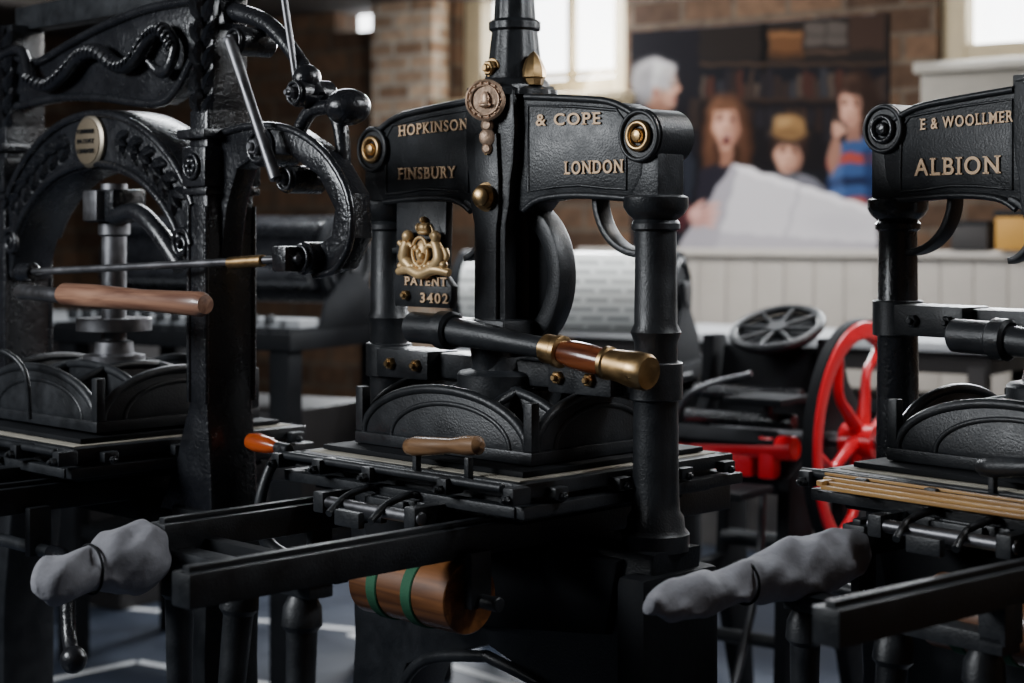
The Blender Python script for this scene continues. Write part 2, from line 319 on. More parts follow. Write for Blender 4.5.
# ------------------------------------------------------------------ albion type hand press
def albion(name,loc,rz,t1,t2,t3,t4,emblem=True,crossz=1.222,scz=1.672,**kw):
    grp(name,loc,rz)
    staple_base(); carriage(**kw); platen()
    for s in(-1,1):
        x=s*.375
        lathe('pillar%d'%s,[(0,.062),(.03,.062),(.04,.054),(.06,.052),(.07,.045),(.10,.043),(.38,.040),(.40,.047),(.415,.040),(.585,.038),(.59,.045),(.60,.045),(.607,.040),(.617,.052),(.63,.060),(.648,.060),(.652,.052)],(x,0,.912),(0,0,1),IRON if emblem else IRONG,48)
        box('pillar_cap_block%d'%s,(x,0,1.61),(.075,.076,.11),IRON,.008)
        cyl('scroll_end%d'%s,(x,-.046,scz),(x,.056,scz),.050,IRON,n=48,c=.006)
        tube('scroll_rim%d'%s,[(x+.044*math.cos(a),-.047,scz+.044*math.sin(a)) for a in [i*math.pi/12 for i in range(24)]],.005,IRON,2,10,True)
        tube('ring_outer%d'%s,[(x+.024*math.cos(a),-.050,scz+.024*math.sin(a)) for a in [i*math.pi/12 for i in range(24)]],.0060,BRASS if emblem else IRONG,2,10,True)
        lathe('roundel_boss%d'%s,[(0,.014),(.006,.014),(.012,.010),(.014,.002)],(x,-.046,scz),(0,-1,0),BRASS if emblem else IRONG,24)
        prism('corner_bracket%d'%s,arcpoly(s*.345,1.562,.100,.113,270,180 if s>0 else 360),-.02,.02,IRON,.003)
    half=[(.07,1.535),(.09,1.556),(.16,1.565),(.22,1.566),(.29,1.560),(.345,1.556),(.375,1.60),(.382,1.655),(.365,1.700),(.345,1.722),(.30,1.738),(.2,1.750),(.11,1.758),(.08,1.768)]
    full=half+[(-a,b) for a,b in half[::-1]]
    prism('header',full,-.040,.046,IRON,.006)
    for s in(-1,1):
        pan=[(.085,1.575),(.16,1.583),(.22,1.585),(.29,1.578),(.338,1.575),(.338,1.62),(.335,1.70),(.315,1.722),(.2,1.735),(.085,1.742)]
        tube('header_moulding%d'%s,[(s*a,-.040,b) for a,b in pan],.0035,IRON,1,8,True,False)
        tube('header_top_moulding%d'%s,[(s*.36,-.042,1.712),(s*.30,-.042,1.738),(s*.2,-.042,1.75),(s*.08,-.042,1.76)],.007,IRON,4,8)
        tube('header_low_moulding%d'%s,[(s*.35,-.042,1.558),(s*.22,-.042,1.566),(s*.12,-.042,1.560),(s*.075,-.042,1.538)],.007,IRON,4,8)
    if emblem:
        text('lettering_1',t1,-.188,-.041,1.711,.214,.023,LETTER,rise=.006,arc=.004)
        text('lettering_2',t2,.193,-.041,1.711,.168,.023,LETTER,rise=-.004)
        text('lettering_3',t3,-.208,-.041,1.618,.178,.025,LETTER)
        text('lettering_4',t4,.259,-.041,1.618,.150,.025,LETTER)
    else:
        text('lettering_1',t1,-.185,-.041,1.708,.208,.022,LETTER,rise=.006)
        text('lettering_3',t3,-.205,-.041,1.622,.195,.034,LETTER)
    prism('centre_casting',[(-.066,1.775),(.066,1.775),(.07,1.70),(.066,1.63),(.058,1.595),(.055,1.55),(.045,1.51),(.045,1.285),(-.045,1.285),(-.045,1.51),(-.055,1.55),(-.058,1.595),(-.066,1.63),(-.07,1.70)],-.064,-.03,IRON,.006)
    prism('centre_strap',[(-.030,1.69),(.030,1.69),(.036,1.60),(.036,1.54),(.03,1.50),(.028,1.29),(-.028,1.29),(-.03,1.50),(-.036,1.54),(-.036,1.60)],-.074,-.060,IRON,.004)
    bd=(.25,-1,0)
    lathe('centre_bolt',[(0,.029),(.005,.029),(.007,.024),(.020,.024),(.026,.018),(.032,.018),(.036,.012)],(0.004,-.070,1.565),bd,BRASS,28)
    lathe('header_cap',[(0,.085),(.012,.085),(.018,.072),(.03,.066),(.035,.060),(.06,.054),(.13,.046),(.135,.052),(.148,.052),(.155,.042),(.25,.036),(.26,.044),(.275,.044),(.285,.026),(.31,.03),(.33,.03),(.35,.012),(.37,.003)],(.008,.0,1.765),(0,0,1),IRON,48,flute=12,fd=.03)
    box('header_cap_plinth',(0,-.005,1.775),(.15,.10,.022),IRON)
    if emblem:
        lathe('oil_cup_acorn',[(0,.018),(.012,.02),(.015,.024),(.03,.023),(.05,.015),(.062,.006),(.066,.001)],(.070,-.01,1.785),(0,0,1),BRASS,24,flute=8,fd=.05)
        nut('cap_nut',(-.002,-.052,1.820),(0,-1,0),.016,.016,BRASS)
        cyl('cap_nut_washer',(-.002,-.03,1.820),(-.002,-.055,1.820),.021,BRASS)
        mc=Vector((.016,-.088,1.754)); md=Vector((.45,-.89,0)).normalized(); _,mu,mv=frame(md)
        lathe('medallion',[(0,.041),(.006,.041),(.009,.037),(.006,.034),(.007,.0)],mc,md,COPPER,40)
        tube('medallion_ring',[mc+md*.008+(mu*math.cos(a)+mv*math.sin(a))*.029 for a in [i*math.pi/8 for i in range(16)]],.0018,COPPER,2,6,True)
        blob('medallion_relief',mc+md*.007,(.011,.006,.017),COPPER); blob('medallion_relief_b',mc+md*.007+Vector((0,0,-.010)),(.014,.010,.006),COPPER)
        for i in range(14):
            a=i*math.pi/7; blob('medallion_letter',mc+md*.008+(mu*math.cos(a)+mv*math.sin(a))*.0335,(.002,.002,.0028),COPPER,8,6)
        for i,(z,r) in enumerate(((1.706,.013),(1.682,.017),(1.660,.011))):
            lathe('pendant_%d'%i,[(0,r),(.007,r),(.011,r*.6)],(.008,-.074,z),(.4,-1,0),COPPER,20)
        box('pendant_bar',(.008,-.078,1.685),(.008,.006,.075),BRASS,.001)
    cyl('piston',(0,.035,1.20),(0,.035,1.60),.046,IRON,n=40)
    prism('chill_arm',arcpoly(-.01,1.41,.105,.142,-62,62,sz=1.1),.0,.05,IRON,.006)
    prism('chill_plate',[(.0,1.52),(.09,1.50),(.12,1.42),(.10,1.33),(.03,1.28),(0,1.28)],.01,.035,IRONM,.004)
    prism('return_spring_arm',arcpoly(-.10,1.50,.052,.064,-80,80),-.05,-.02,IRON,.003)
    box('toggle_block',(.01,-.05,1.30),(.12,.09,.05),IRON,.01)
    cyl('bar_socket',(-.145,-.14,1.306),(-.035,-.14,1.304),.031,IRON,n=36,c=.006)
    cyl('bar_socket_collar',(-.06,-.14,1.304),(-.02,-.14,1.303),.038,IRON,n=36,c=.006)
    tube('bar',[(-.04,-.14,1.303),(.08,-.14,1.295),(.15,-.14,1.288),(.24,-.14,1.281)],[.028,.025,.021,.020],IRON,6,18)
    box('bar_pivot_block',(-.05,-.09,1.30),(.09,.09,.05),IRON,.01)
    o=Vector((.226,-.14,1.282)); ax=(.257,0,-.032)
    lathe('bar_ferrule',[(0,.022),(.004,.027),(.03,.027),(.034,.030),(.044,.030),(.047,.024)],o,ax,BRASS,32)
    lathe('bar_handle',[(.045,.022),(.08,.026),(.12,.026),(.16,.023)],o,ax,WOODH,32)
    lathe('bar_end_cap',[(.150,.024),(.153,.030),(.161,.030),(.165,.027),(.19,.029),(.222,.033),(.246,.033),(.254,.029),(.256,.001)],o,ax,BRASS,40)
    box('cross_bar',(0,-.0,crossz),(.70,.085,.052),IRON,.008)
    for s in(-1,1):
        box('cross_bar_clamp%d'%s,(s*.25,-.03,crossz),(.16,.09,.06),IRON,.006)
        cyl('clamp_hub%d'%s,(s*.375,0,crossz-.035),(s*.375,0,crossz+.035),.050,IRON)
        for x in(.20,.28): nut('clamp_nut',(s*x,-.072,crossz),(0,-1,0),.013,.014,BRASS if emblem else IRON)
    lathe('collar',[(0,.082),(.006,.088),(.05,.088),(.056,.082),(.06,.06),(.085,.055)],(0,-.03,1.165),(0,0,1),IRON,48)
    cyl('collar_neck',(0,-.05,1.22),(0,-.07,1.31),.04,IRON)
    lathe('tympan_handle',[(0,.010),(.006,.015),(.03,.019),(.09,.016),(.13,.014),(.17,.018),(.20,.017),(.21,.006)],(.022,-.30,1.096),(.98,-.03,.10),WOODP if emblem else IRON,24)
    for x in(.05,.19): box('tympan_handle_stem',(x,-.300,1.072),(.012,.014,.04),IRON,.003)
    if emblem:
        prism('arms_plate',[(-.305,1.34),(-.135,1.34),(-.13,1.36),(-.13,1.385),(-.15,1.405),(-.145,1.56),(-.30,1.56),(-.30,1.405),(-.31,1.39)],-.045,-.025,IRON,.003)
        text('patent_text','PATENT',-.205,-.046,1.394,.13,.018,LETTER)
        text('patent_number','3402',-.178,-.046,1.360,.085,.021,LETTER)
        nut('plate_stud',(-.265,-.046,1.364),(0,-1,0),.011,.01,BRASS)
        cz=1.455; cx=-.206
        def G(n,x,z,rx,rz,ry=.010,y=-.052): blob('arms_'+n,(cx+x,y,cz+z),(rx,ry,rz),GOLD)
        G('shield',0,0,.020,.027,.014); 
        tube('arms_garter',[(cx+.023*math.cos(a),-.062,cz+.030*math.sin(a)) for a in [i*math.pi/8 for i in range(16)]],.0035,GOLD,2,8,True)
        for i in range(3): G('quarter%d'%i,-.008+.008*i,.008-.008*i,.006,.007,.006,-.066)
        G('crown_base',0,.040,.017,.006,.010); G('crown',0,.050,.014,.011); G('crown_l',-.014,.050,.005,.010); G('crown_r',.014,.050,.005,.010); G('orb',0,.066,.006,.007)
        tube('arms_lion_body',[(cx-.030,-.055,cz-.034),(cx-.052,-.055,cz-.016),(cx-.049,-.057,cz+.006),(cx-.042,-.058,cz+.022)],[.012,.015,.014,.011],GOLD)
        G('lion_head',-.040,.032,.013,.013,.012,-.060); G('lion_mane',-.048,.024,.015,.016,.010)
        tube('arms_lion_arm',[(cx-.044,-.06,cz+.012),(cx-.030,-.064,cz+.016),(cx-.022,-.064,cz+.010)],.005,GOLD)
        tube('arms_lion_tail',[(cx-.052,-.052,cz-.022),(cx-.072,-.052,cz-.012),(cx-.066,-.052,cz+.008),(cx-.074,-.052,cz+.020)],[.006,.006,.005,.007],GOLD)
        tube('arms_unicorn_body',[(cx+.030,-.055,cz-.034),(cx+.052,-.055,cz-.016),(cx+.049,-.057,cz+.006),(cx+.040,-.058,cz+.022)],[.012,.015,.012,.010],GOLD)
        tube('arms_unicorn_head',[(cx+.042,-.058,cz+.018),(cx+.046,-.06,cz+.034),(cx+.034,-.062,cz+.032)],[.009,.010,.006],GOLD)
        tube('arms_unicorn_horn',[(cx+.040,-.06,cz+.040),(cx+.032,-.062,cz+.056)],[.004,.001],GOLD,3,8)
        tube('arms_unicorn_arm',[(cx+.044,-.06,cz+.010),(cx+.030,-.064,cz+.014),(cx+.022,-.064,cz+.008)],.005,GOLD)
        tube('arms_unicorn_tail',[(cx+.052,-.052,cz-.022),(cx+.070,-.052,cz-.010),(cx+.064,-.052,cz+.006)],[.006,.006,.007],GOLD)
        tube('arms_ribbon',[(cx-.078,-.052,cz-.042),(cx-.04,-.058,cz-.036),(cx,-.060,cz-.046),(cx+.04,-.058,cz-.036),(cx+.078,-.052,cz-.042)],[.008,.011,.011,.011,.008],GOLD)
        for i in range(11):
            G('leaf%d'%i,-.065+.013*i,-.030+.005*math.sin(i*2.1),.009,.008,.009,-.056)
albion('iron_hand_press',(0,3.4,0),math.radians(-45),'HOPKINSON','& COPE','FINSBURY','LONDON')
albion('iron_hand_press.001',(1.012,3.11,0),math.radians(-50),'E & WOOLLMER','','ALBION','',emblem=False,crossz=1.325,scz=1.70,pad=(-.34,-.86),farend=-.36,frisket=True,rounce=False,padr=.85,padz=.910,tie=False)
# ------------------------------------------------------------------ ornate lever press (left)
def leaf(c,d,n,L,w,y0):
    """cast leaf: flat pointed blade with mid-rib, lying on the arch face"""
    bm=bmesh.new(); d=Vector((d[0],0,d[1])).normalized(); n=Vector((n[0],0,n[1])).normalized(); c=Vector((c[0],y0,c[1]))
    prof=[(0,.15,.002),(.2,.75,.009),(.4,.7,.013),(.5,1.0,.013),(.7,.65,.013),(.8,.6,.010),(1,.02,.004)]
    rows=[]
    for t,ww,hh in prof:
        p=c+d*L*t; rows.append([bm.verts.new(p-n*w*ww+Vector((0,-.001,0))),bm.verts.new(p-n*w*ww*.5+Vector((0,-hh,0))),bm.verts.new(p+Vector((0,-hh*.5,0))),bm.verts.new(p+n*w*ww*.5+Vector((0,-hh,0))),bm.verts.new(p+n*w*ww+Vector((0,-.001,0)))])
    for A,B in zip(rows,rows[1:]):
        for i in range(4): bm.faces.new((A[i],A[i+1],B[i+1],B[i]))
    bmfin('cast_leaf',bm,IRONG,40)
def lever_press():
    grp('ornamental_lever_press',(-.908,3.88,0),math.radians(-45))
    staple_base(.07,True); carriage(pad=None,railend=-.85,farend=-.85,rounce=False,drum=False); platen(1.10,.27,.21)
    tube('rounce_crank',[(.30,-.33,.848),(.36,-.34,.845),(.41,-.36,.80),(.45,-.38,.72),(.50,-.40,.685),(.55,-.42,.70)],[.016,.017,.016,.015,.014,.014],IRONG)
    blob('rounce_crank_ball',(.535,-.42,.69),(.026,.026,.026),IRONG)
    for s in(-1,1):
        x=s*.418
        prism('column%d'%s,[(x-.033,1.75),(x+.033,1.75),(x+.033,1.12),(x+.045,1.0),(x+.05,.90),(x-.05*1-(.10 if s>0 else 0),.90),(x-.04-(.05 if s>0 else 0),1.0),(x-.033,1.14)],-.06,.06,IRONG,.008)
        for yy in(-.06,.06):
            for xx in(-.033,.033):
                tube('column_bead%d'%s,[(x+xx*.92,yy,1.14),(x+xx*.92,yy,1.55)],.006,IRONG,4,8)
        box('column_panel_block%d'%s,(x,0,1.632),(.085,.145,.085),IRONG,.008)
        tube('rosette_ring%d'%s,[(x+.024*math.cos(a),-.076,1.632+.024*math.sin(a)) for a in [i*math.pi/8 for i in range(16)]],.005,IRONG,2,8,True)
        for i in range(6):
            a=i*math.pi/3; blob('rosette_petal%d'%s,(x+.012*math.cos(a),-.077,1.632+.012*math.sin(a)),(.008,.006,.008),IRONG)
        box('column_cornice%d'%s,(x,0,1.70),(.10,.16,.02),IRONG)
        box('column_cornice_low%d'%s,(x,0,1.58),(.085,.14,.014),IRONG)
        box('upper_post%d'%s,(x,0,1.85),(.062,.09,.30),IRONG,.006)
        for i in range(5):
            z=1.73+.050*i
            for q in(-1,1): leaf((x,z),(q*.75,1),(1,-q*.75),.070,.016,-.046)
            leaf((x,z+.01),(0,1),(1,0),.060,.013,-.054)
    out=[(.452*math.cos(math.radians(a)),1.40+.372*math.sin(math.radians(a))) for a in range(18,163,4)]
    inn=[(.372*math.cos(math.radians(a)),1.36+.275*math.sin(math.radians(a))) for a in range(176,3,-4)]
    prism('arch_header',out+[(-.40,1.40)]+inn+[(.40,1.40)],-.055,.055,IRONG,.008)
    for k,(rx,rz,c) in enumerate(((.440,.362,1.40),(.385,.288,1.362))):
        tube('arch_moulding_%d'%k,[(rx*math.cos(math.radians(a)),-.058,c+rz*math.sin(math.radians(a))) for a in range(25,156,5)],.009,IRONG,2,10)
        tube('arch_moulding_back_%d'%k,[(rx*math.cos(math.radians(a)),.058,c+rz*math.sin(math.radians(a))) for a in range(25,156,5)],.009,IRONG,2,10)
    for s in(-1,1):
        for i in range(6):
            a=math.radians(90-s*(14+i*7.5)); cx,cz=.41*math.cos(a),1.385+.322*math.sin(a)
            T=Vector((s*math.sin(a),-s*math.cos(a))); N=Vector((math.cos(a),math.sin(a)))
            for q in(-1,1):
                D=T+N*q*.65; leaf((cx,cz),D,(D.y,-D.x),.056,.017,-.055)
            leaf((cx,cz),T,N,.050,.012,-.060)
    for s in(-1,1):
        tube('arch_volute%d'%s,[(s*(.36+.035*(1-t/14)*math.cos(t*.9)),-.062,1.47+.035*(1-t/14)*math.sin(t*.9)) for t in range(13)],.007,IRONG,3,8)
    lathe('name_plate_rim',[(0,.060),(.008,.060),(.012,.054)],(0,-.056,1.700),(0,-1,0),mat('plate_rim_brass',(.32,.28,.22),.4,.9,.1,60),48)
    lathe('name_plate',[(0,.053),(.006,.051),(.010,.02),(.010,.001)],(0,-.064,1.700),(0,-1,0),mat('plate_bronze',lin((128,116,98)),.42,.6,.1,60),48)
    for i,t in enumerate(('FOUNDER','PATENT','LONDON')): text('plate_text_%d'%i,t,0,-.074,1.722-.022*i,.07,.010,IRONM,.002)
    top=[(-.75,1.93),(-.60,1.97),(-.45,1.94),(-.30,1.90),(-.15,1.93),(.0,1.96),(.2,1.985),(.45,1.985),(.47,1.93),(.36,1.86),(.30,1.80),(.22,1.775),(.0,1.80),(-.2,1.81),(-.4,1.80),(-.6,1.82),(-.75,1.86)]
    prism('great_lever',top,-.03,.03,IRONG,.008)
    tube('great_lever_rim_top',[(a,-.034,b) for a,b in top[1:8]],.010,IRONG,4,10)
    tube('great_lever_rim_low',[(a,-.034,b) for a,b in top[9:16]],.010,IRONG,4,10)
    sp=[(-.50,-.05,1.88),(-.42,-.06,1.92),(-.33,-.05,1.93),(-.27,-.06,1.86),(-.20,-.055,1.84),(-.12,-.06,1.86),(-.05,-.055,1.90),(.03,-.06,1.90),(.10,-.055,1.865),(.17,-.06,1.87),(.23,-.055,1.92),(.29,-.06,1.93),(.325,-.055,1.89),(.31,-.06,1.845),(.27,-.055,1.84),(.245,-.07,1.865)]
    tube('serpent',sp,[.004,.008,.012,.014,.017,.017,.018,.018,.018,.017,.016,.014,.013,.012,.014,.006],IRONG,8,12)
    for i,p in enumerate(catmull([Vector(q) for q in sp[3:13]],4)):
        tube('serpent_scale_%d'%i,[(p.x-.008,p.y-.014,p.z-.008),(p.x,p.y-.020,p.z),(p.x+.006,p.y-.014,p.z+.010)],.0035,IRONG,2,6)
    box('top_beam',(.02,.03,2.02),(.95,.06,.06),IRON,.008)
    dx=.065
    for i,(x,z,r,y) in enumerate(((.483+dx,1.885,.030,-.04),(.637+dx,1.60,.028,-.03),(.60,1.668,.040,-.02),(.765,1.445,.032,-.04),(.72,1.77,.028,-.02))):
        cyl('pivot_%d'%i,(x,y-.02,z),(x,y+.07,z),r,IRONG,n=32,c=.006)
        tube('pivot_ring_%d'%i,[(x+r*.75*math.cos(a),y-.022,z+r*.75*math.sin(a)) for a in [k*math.pi/8 for k in range(16)]],r*.14,IRONG,2,8,True)
        nut('pivot_nut_%d'%i,(x,y-.02,z),(0,-1,0),r*.45,.016,STEEL)
    tube('steel_link',[(.483+dx,-.072,1.885),(.56+dx,-.072,1.74),(.637+dx,-.072,1.60)],[.013,.011,.013],STEEL,4,14)
    arm=[(.45,1.70),(.56,1.712),(.69,1.700),(.80,1.650),(.872,1.570),(.880,1.485),(.835,1.425),(.77,1.412),(.735,1.435),(.765,1.468),(.815,1.49),(.825,1.54),(.775,1.605),(.68,1.650),(.58,1.652),(.51,1.625),(.475,1.55),(.45,1.42)]
    prism('swan_neck_arm',arm,-.028,.028,IRONG,.008)
    tube('swan_neck_rim',[(a,-.030,b) for a,b in arm[:8]],.008,IRONG,4,8)
    tube('upper_arm',[(.45,0,1.96),(.58,0,1.92),(.68,0,1.84),(.74,0,1.76)],[.020,.018,.016,.020],IRONG,6,14)
    blob('counter_ball',(.835,0,1.738),(.045,.045,.036),IRONG,24,16)
    blob('counter_ball_small',(.72,-.01,1.80),(.028,.028,.028),IRONG,20,14)
    tube('ball_stem',[(.66,0,1.66),(.72,0,1.735),(.83,0,1.738)],.015,IRONG)
    tube('back_linkage',[(.70,.02,1.78),(.78,.02,1.72),(.80,.02,1.62)],[.014,.016,.014],IRONG)
    cyl('adjust_screw',(.70,-.02,1.79),(.655,-.02,1.98),.007,STEEL)
    cyl('linkage_rod',(.78,-.075,1.445),(-.10,-.16,1.405),.008,STEEL)
    cyl('rod_end_brass',(.68,-.086,1.440),(.58,-.096,1.434),.012,BRASS)
    cyl('rod_end_collar',(-.08,-.158,1.406),(-.13,-.163,1.404),.020,IRONG)
    box('rod_clevis',(.745,-.08,1.444),(.045,.04,.05),IRONG,.006)
    tube('bar_root',[(-.12,-.16,1.36),(.0,-.23,1.365),(.16,-.25,1.363),(.22,-.25,1.362)],.016,STEEL)
    lathe('bar_handle',[(0,.020),(.01,.024),(.12,.025),(.30,.021),(.44,.023),(.50,.024),(.515,.018),(.518,.001)],(.205,-.25,1.366),(1,0,-.012),WOODB,32)
    lathe('piston',[(0,.07),(.03,.07),(.035,.045),(.06,.043),(.065,.028),(.30,.028),(.305,.036),(.33,.036),(.335,.03),(.42,.03)],(0,0,1.185),(0,0,1),STEEL,36)
    box('piston_head',(0,0,1.555),(.13,.09,.075),IRONG,.01)
    box('piston_head_steel',(0,-.05,1.555),(.06,.03,.07),STEEL,.006)
    cyl('piston_disc',(0,0,1.27),(0,0,1.30),.085,STEEL,n=40)
    tube('inner_lever',[(.05,-.03,1.53),(.14,-.03,1.54),(.22,-.03,1.50),(.30,-.02,1.42)],.02,IRONG)
    tube('hanging_hook',[(.12,-.28,1.10),(.12,-.29,1.20),(.05,-.30,1.24),(-.0,-.30,1.22)],.006,IRON)
lever_press()
# ------------------------------------------------------------------ treadle press with red flywheel
def treadle():
    grp('treadle_platen_press',(.86,5.0,0),math.radians(-35))
    X=.175;Z=.891;R=.350
    def ring(n,r0,r1,x0,x1,m): prism(n,[(r1*math.cos(a),Z+r1*math.sin(a)) for a in [i*math.pi/36 for i in range(72)]],x0,x1,m,.004,holes=[[(r0*math.cos(a),Z+r0*math.sin(a)) for a in [i*math.pi/36 for i in range(72)]]],plane='yz')
    ring('flywheel_rim',R-.055,R-.004,X-.018,X+.020,RED)
    ring('flywheel_tyre',R-.010,R+.004,X-.018,X+.012,IRONM)
    cyl('flywheel_hub',(X-.05,0,Z),(X+.05,0,Z),.05,RED)
    for i in range(6):
        a=i*math.pi/3
        tube('flywheel_spoke_%d'%i,[(X,r*math.cos(a+q),Z+r*math.sin(a+q)) for r,q in ((.04,0),(.12,.25),(.2,.28),(.26,.1),(.315,.0))],[.022,.017,.014,.015,.02],RED,5,10)
    B=.09
    cyl('crank_shaft',(-.46+B,0,Z),(X+.09,0,Z),.020,STEEL)
    for x in(-.42+B,-.04+B):
        prism('side_frame',[(-.28,0),(-.20,0),(-.16,.35),(.10,.38),(.22,0),(.30,0),(.24,.5),(.26,.95),(.16,1.05),(.10,1.18),(.02,1.18),(.0,1.0),(-.12,.86),(-.24,.8),(-.26,.5)],x-.02,x+.02,IRONM,.006,holes=[[(-.1,.5),(.1,.5),(.12,.75),(-.08,.72)]],plane='yz')
    cyl('main_tie',(-.42+B,.12,.55),(-.02+B,.12,.55),.025,IRON); cyl('low_tie',(-.42+B,-.1,.30),(-.02+B,-.1,.30),.02,IRON)
    for i in range(3):
        cyl('ink_roller_%d'%i,(-.40+B,-.10-.05*i,1.02-.07*i),(-.05+B,-.10-.05*i,1.02-.07*i),.022,IRONG)
    box('press_bed',(-.22+B,.05,.98),(.34,.05,.34),IRONM,.01,Matrix.Rotation(math.radians(-12),3,'X'))
    box('press_platen',(-.22+B,-.16,.83),(.34,.05,.28),IRONM,.01,Matrix.Rotation(math.radians(50),3,'X'))
    R1=Matrix.Rotation(math.radians(24),3,'X')@Vector((0,0,1)); q=Vector((-.19+B,.04,1.17))
    lathe('ink_disc_hub',[(0,.03),(.03,.035),(.05,.03)],q,R1,IRON,32)
    d,u,v=frame(R1)
    tube('ink_disc_rim',[q+d*.04+(u*math.cos(a)+v*math.sin(a))*.132 for a in [i*math.pi/12 for i in range(24)]],.014,IRON,2,10,True)
    lathe('ink_disc_plate',[(0,.128),(.008,.128)],q+d*.018,R1,IRONM,48)
    for i in range(8):
        a=i*math.pi/4
        tube('disc_spoke_%d'%i,[q+d*.04+(u*math.cos(a)+v*math.sin(a))*.03,q+d*.042+(u*math.cos(a)+v*math.sin(a))*.13],.007,IRON,2,8)
    cyl('red_side_arm',(-.42+B,-.22,.87),(.0+B,-.25,.89),.034,RED)
    box('red_bracket',(-.22+B,-.24,.84),(.18,.05,.08),RED,.01); box('red_gripper',(-.38+B,-.22,.85),(.05,.06,.13),RED,.01)
    box('red_bracket_b',(-.08+B,-.25,.86),(.05,.05,.12),RED,.01)
    lathe('drive_gear',[(0,.10),(.03,.10)],(-.46+B,.0,.90),(-1,0,0),IRON,96,20,24,.06)
    lathe('pinion',[(0,.05),(.03,.05)],(-.46+B,-.12,1.0),(-1,0,0),IRON,56,20,14,.08)
    for i,(y0,z0,y1,z1) in enumerate(((-.2,.9,-.28,1.15),(-.1,.95,-.30,.72),(.05,1.05,-.22,1.02),(-.25,.6,-.30,.95))):
        tube('side_link_%d'%i,[(-.46+B-.02*i,y0,z0),(-.48+B-.02*i,(y0+y1)/2-.02,(z0+z1)/2),(-.46+B-.02*i,y1,z1)],.011,IRON)
    tube('lever_link',[(-.40+B,-.3,.78),(-.3+B,-.34,1.02),(-.1+B,-.32,1.10)],.008,STEEL)
    box('delivery_board',(-.22+B,-.40,.78),(.36,.20,.02),IRONM,.004)
    box('feed_board',(-.10+B,-.22,1.02),(.18,.20,.02),IRONM,.004)
    tube('feed_board_arm',[(-.1+B,-.05,.95),(-.1+B,-.2,.97),(-.1+B,-.22,1.01)],.012,IRON)
    box('treadle',(-.22+B,-.35,.10),(.26,.30,.02),IRON,.004); tube('treadle_rod',[(-.22+B,-.25,.10),(-.22+B,-.05,.45),(-.22+B,0,Z-.05)],.012,STEEL)
    box('foot_rail_l',(-.42+B,0,.02),(.06,.66,.04),IRON); box('foot_rail_r',(-.04+B,0,.02),(.06,.66,.04),IRON)
treadle()
# ------------------------------------------------------------------ cylinder presses behind
def cylpress(name,loc,rz,L,r,zc,m,pale=True):
    grp(name,loc,rz)
    cyl('impression_cylinder',(-L/2,0,zc),(L/2,0,zc),r,m,n=64,c=.006)
    for s in(-1,1):
        cyl('cylinder_end',(s*L/2,0,zc),(s*(L/2+.03),0,zc),r*1.04,IRONM,n=64)
        tube('cylinder_end_ring',[(s*(L/2+.03),r*.8*math.cos(a),zc+r*.8*math.sin(a)) for a in [i*math.pi/10 for i in range(20)]],.012,IRON,2,8,True)
        cyl('bearer_hub',(s*(L/2+.02),0,zc),(s*(L/2+.06),0,zc),r*.3,IRON)
        prism('carriage_side',[(-.20,zc-.24),(.20,zc-.24),(.16,zc-.14),(.05,zc-.05),(.04,zc+.04),(-.04,zc+.04),(-.05,zc-.05),(-.16,zc-.14)],s*(L/2+.045)-.008,s*(L/2+.045)+.008,IRONM,.003,plane='yz')
    cyl('ink_roller',(-L/2,.17,zc+.02),(L/2,.17,zc+.02),.03,IRONG)
    if not pale:
        cyl('ink_roller_b',(-L/2,-.16,zc-.06),(L/2,-.16,zc-.06),.035,IRONG); cyl('ink_roller_c',(-L/2,-.12,zc+.10),(L/2,-.12,zc+.10),.025,IRONG)
        for i in range(14): box('rack_tooth_%d'%i,(-L/2+.03+i*L/14,-.36,zc-.19),(.02,.03,.03),IRON,.003)
    box('bed_table',(0,-.05,zc-.26),(L+.12,.66,.06),IRONM,.008)
    box('bed_top',(0,-.05,zc-.225),(L+.10,.63,.012),IRONM,.003)
    box('feed_strip',(0,-.25,zc-.205),(L+.08,.10,.03),TABLEW,.003)
    for a in(-1,1):
        for b in(-1,1): box('table_leg',(a*(L/2),-.05+b*.27,(zc-.285)/2),(.08,.08,zc-.285),IRONM,.01)
    box('lower_shelf',(0,-.05,.45),(L,.56,.04),IRONM); box('drawer_bank',(0,0,.72),(L-.1,.5,.36),CABM,.01)
cylpress('cylinder_proof_press',(.20,5.85,0),math.radians(-20),.72,.140,1.285,PAPER)
cylpress('cylinder_proof_press.001',(-.98,6.0,0),math.radians(-28),.9,.15,1.40,IRONG,False)
# ------------------------------------------------------------------ room
A35=math.radians(-35)
d35=Vector((math.cos(A35),math.sin(A35))); n35=Vector((-d35.y,d35.x))
def W(s,y): return Vector((1.17,8.0))+d35*s+n35*y
WL=(1.17,8.0,0)
def wallpart(name,c,s,m,b=0):
    grp_e=P[0]; P[0]=None; o=box(name,c,s,m,b); P[0]=grp_e
    o.location=WL; o.rotation_euler=(0,0,A35); return o
def joinwall(name,parts,m):
    bm=bmesh.new()
    for c,s in parts:
        g=bmesh.ops.create_cube(bm,size=1)['verts']; bmesh.ops.scale(bm,vec=s,verts=g); bmesh.ops.translate(bm,vec=c,verts=g)
    P[0]=None; o=bmfin(name,bm,m); o.location=WL; o.rotation_euler=(0,0,A35); return o
CZ=2.72
wins=[(-2.64,-2.28,2.60),(-1.78,-.74,2.17),(.86,2.1,2.22)]
parts=[((-.5,.15,1.085),(8.6,.3,2.17))]
segs=[(-4.8,-2.64),(-2.28,-1.78),(-.74,.86),(2.1,3.8)]
for a,b in segs: parts.append((((a+b)/2,.15,(2.17+CZ)/2),(b-a,.3,CZ-2.17)))
for a,b,z in wins:
    if z>2.17: parts.append((((a+b)/2,.15,(2.17+z)/2),(b-a,.3,z-2.17)))
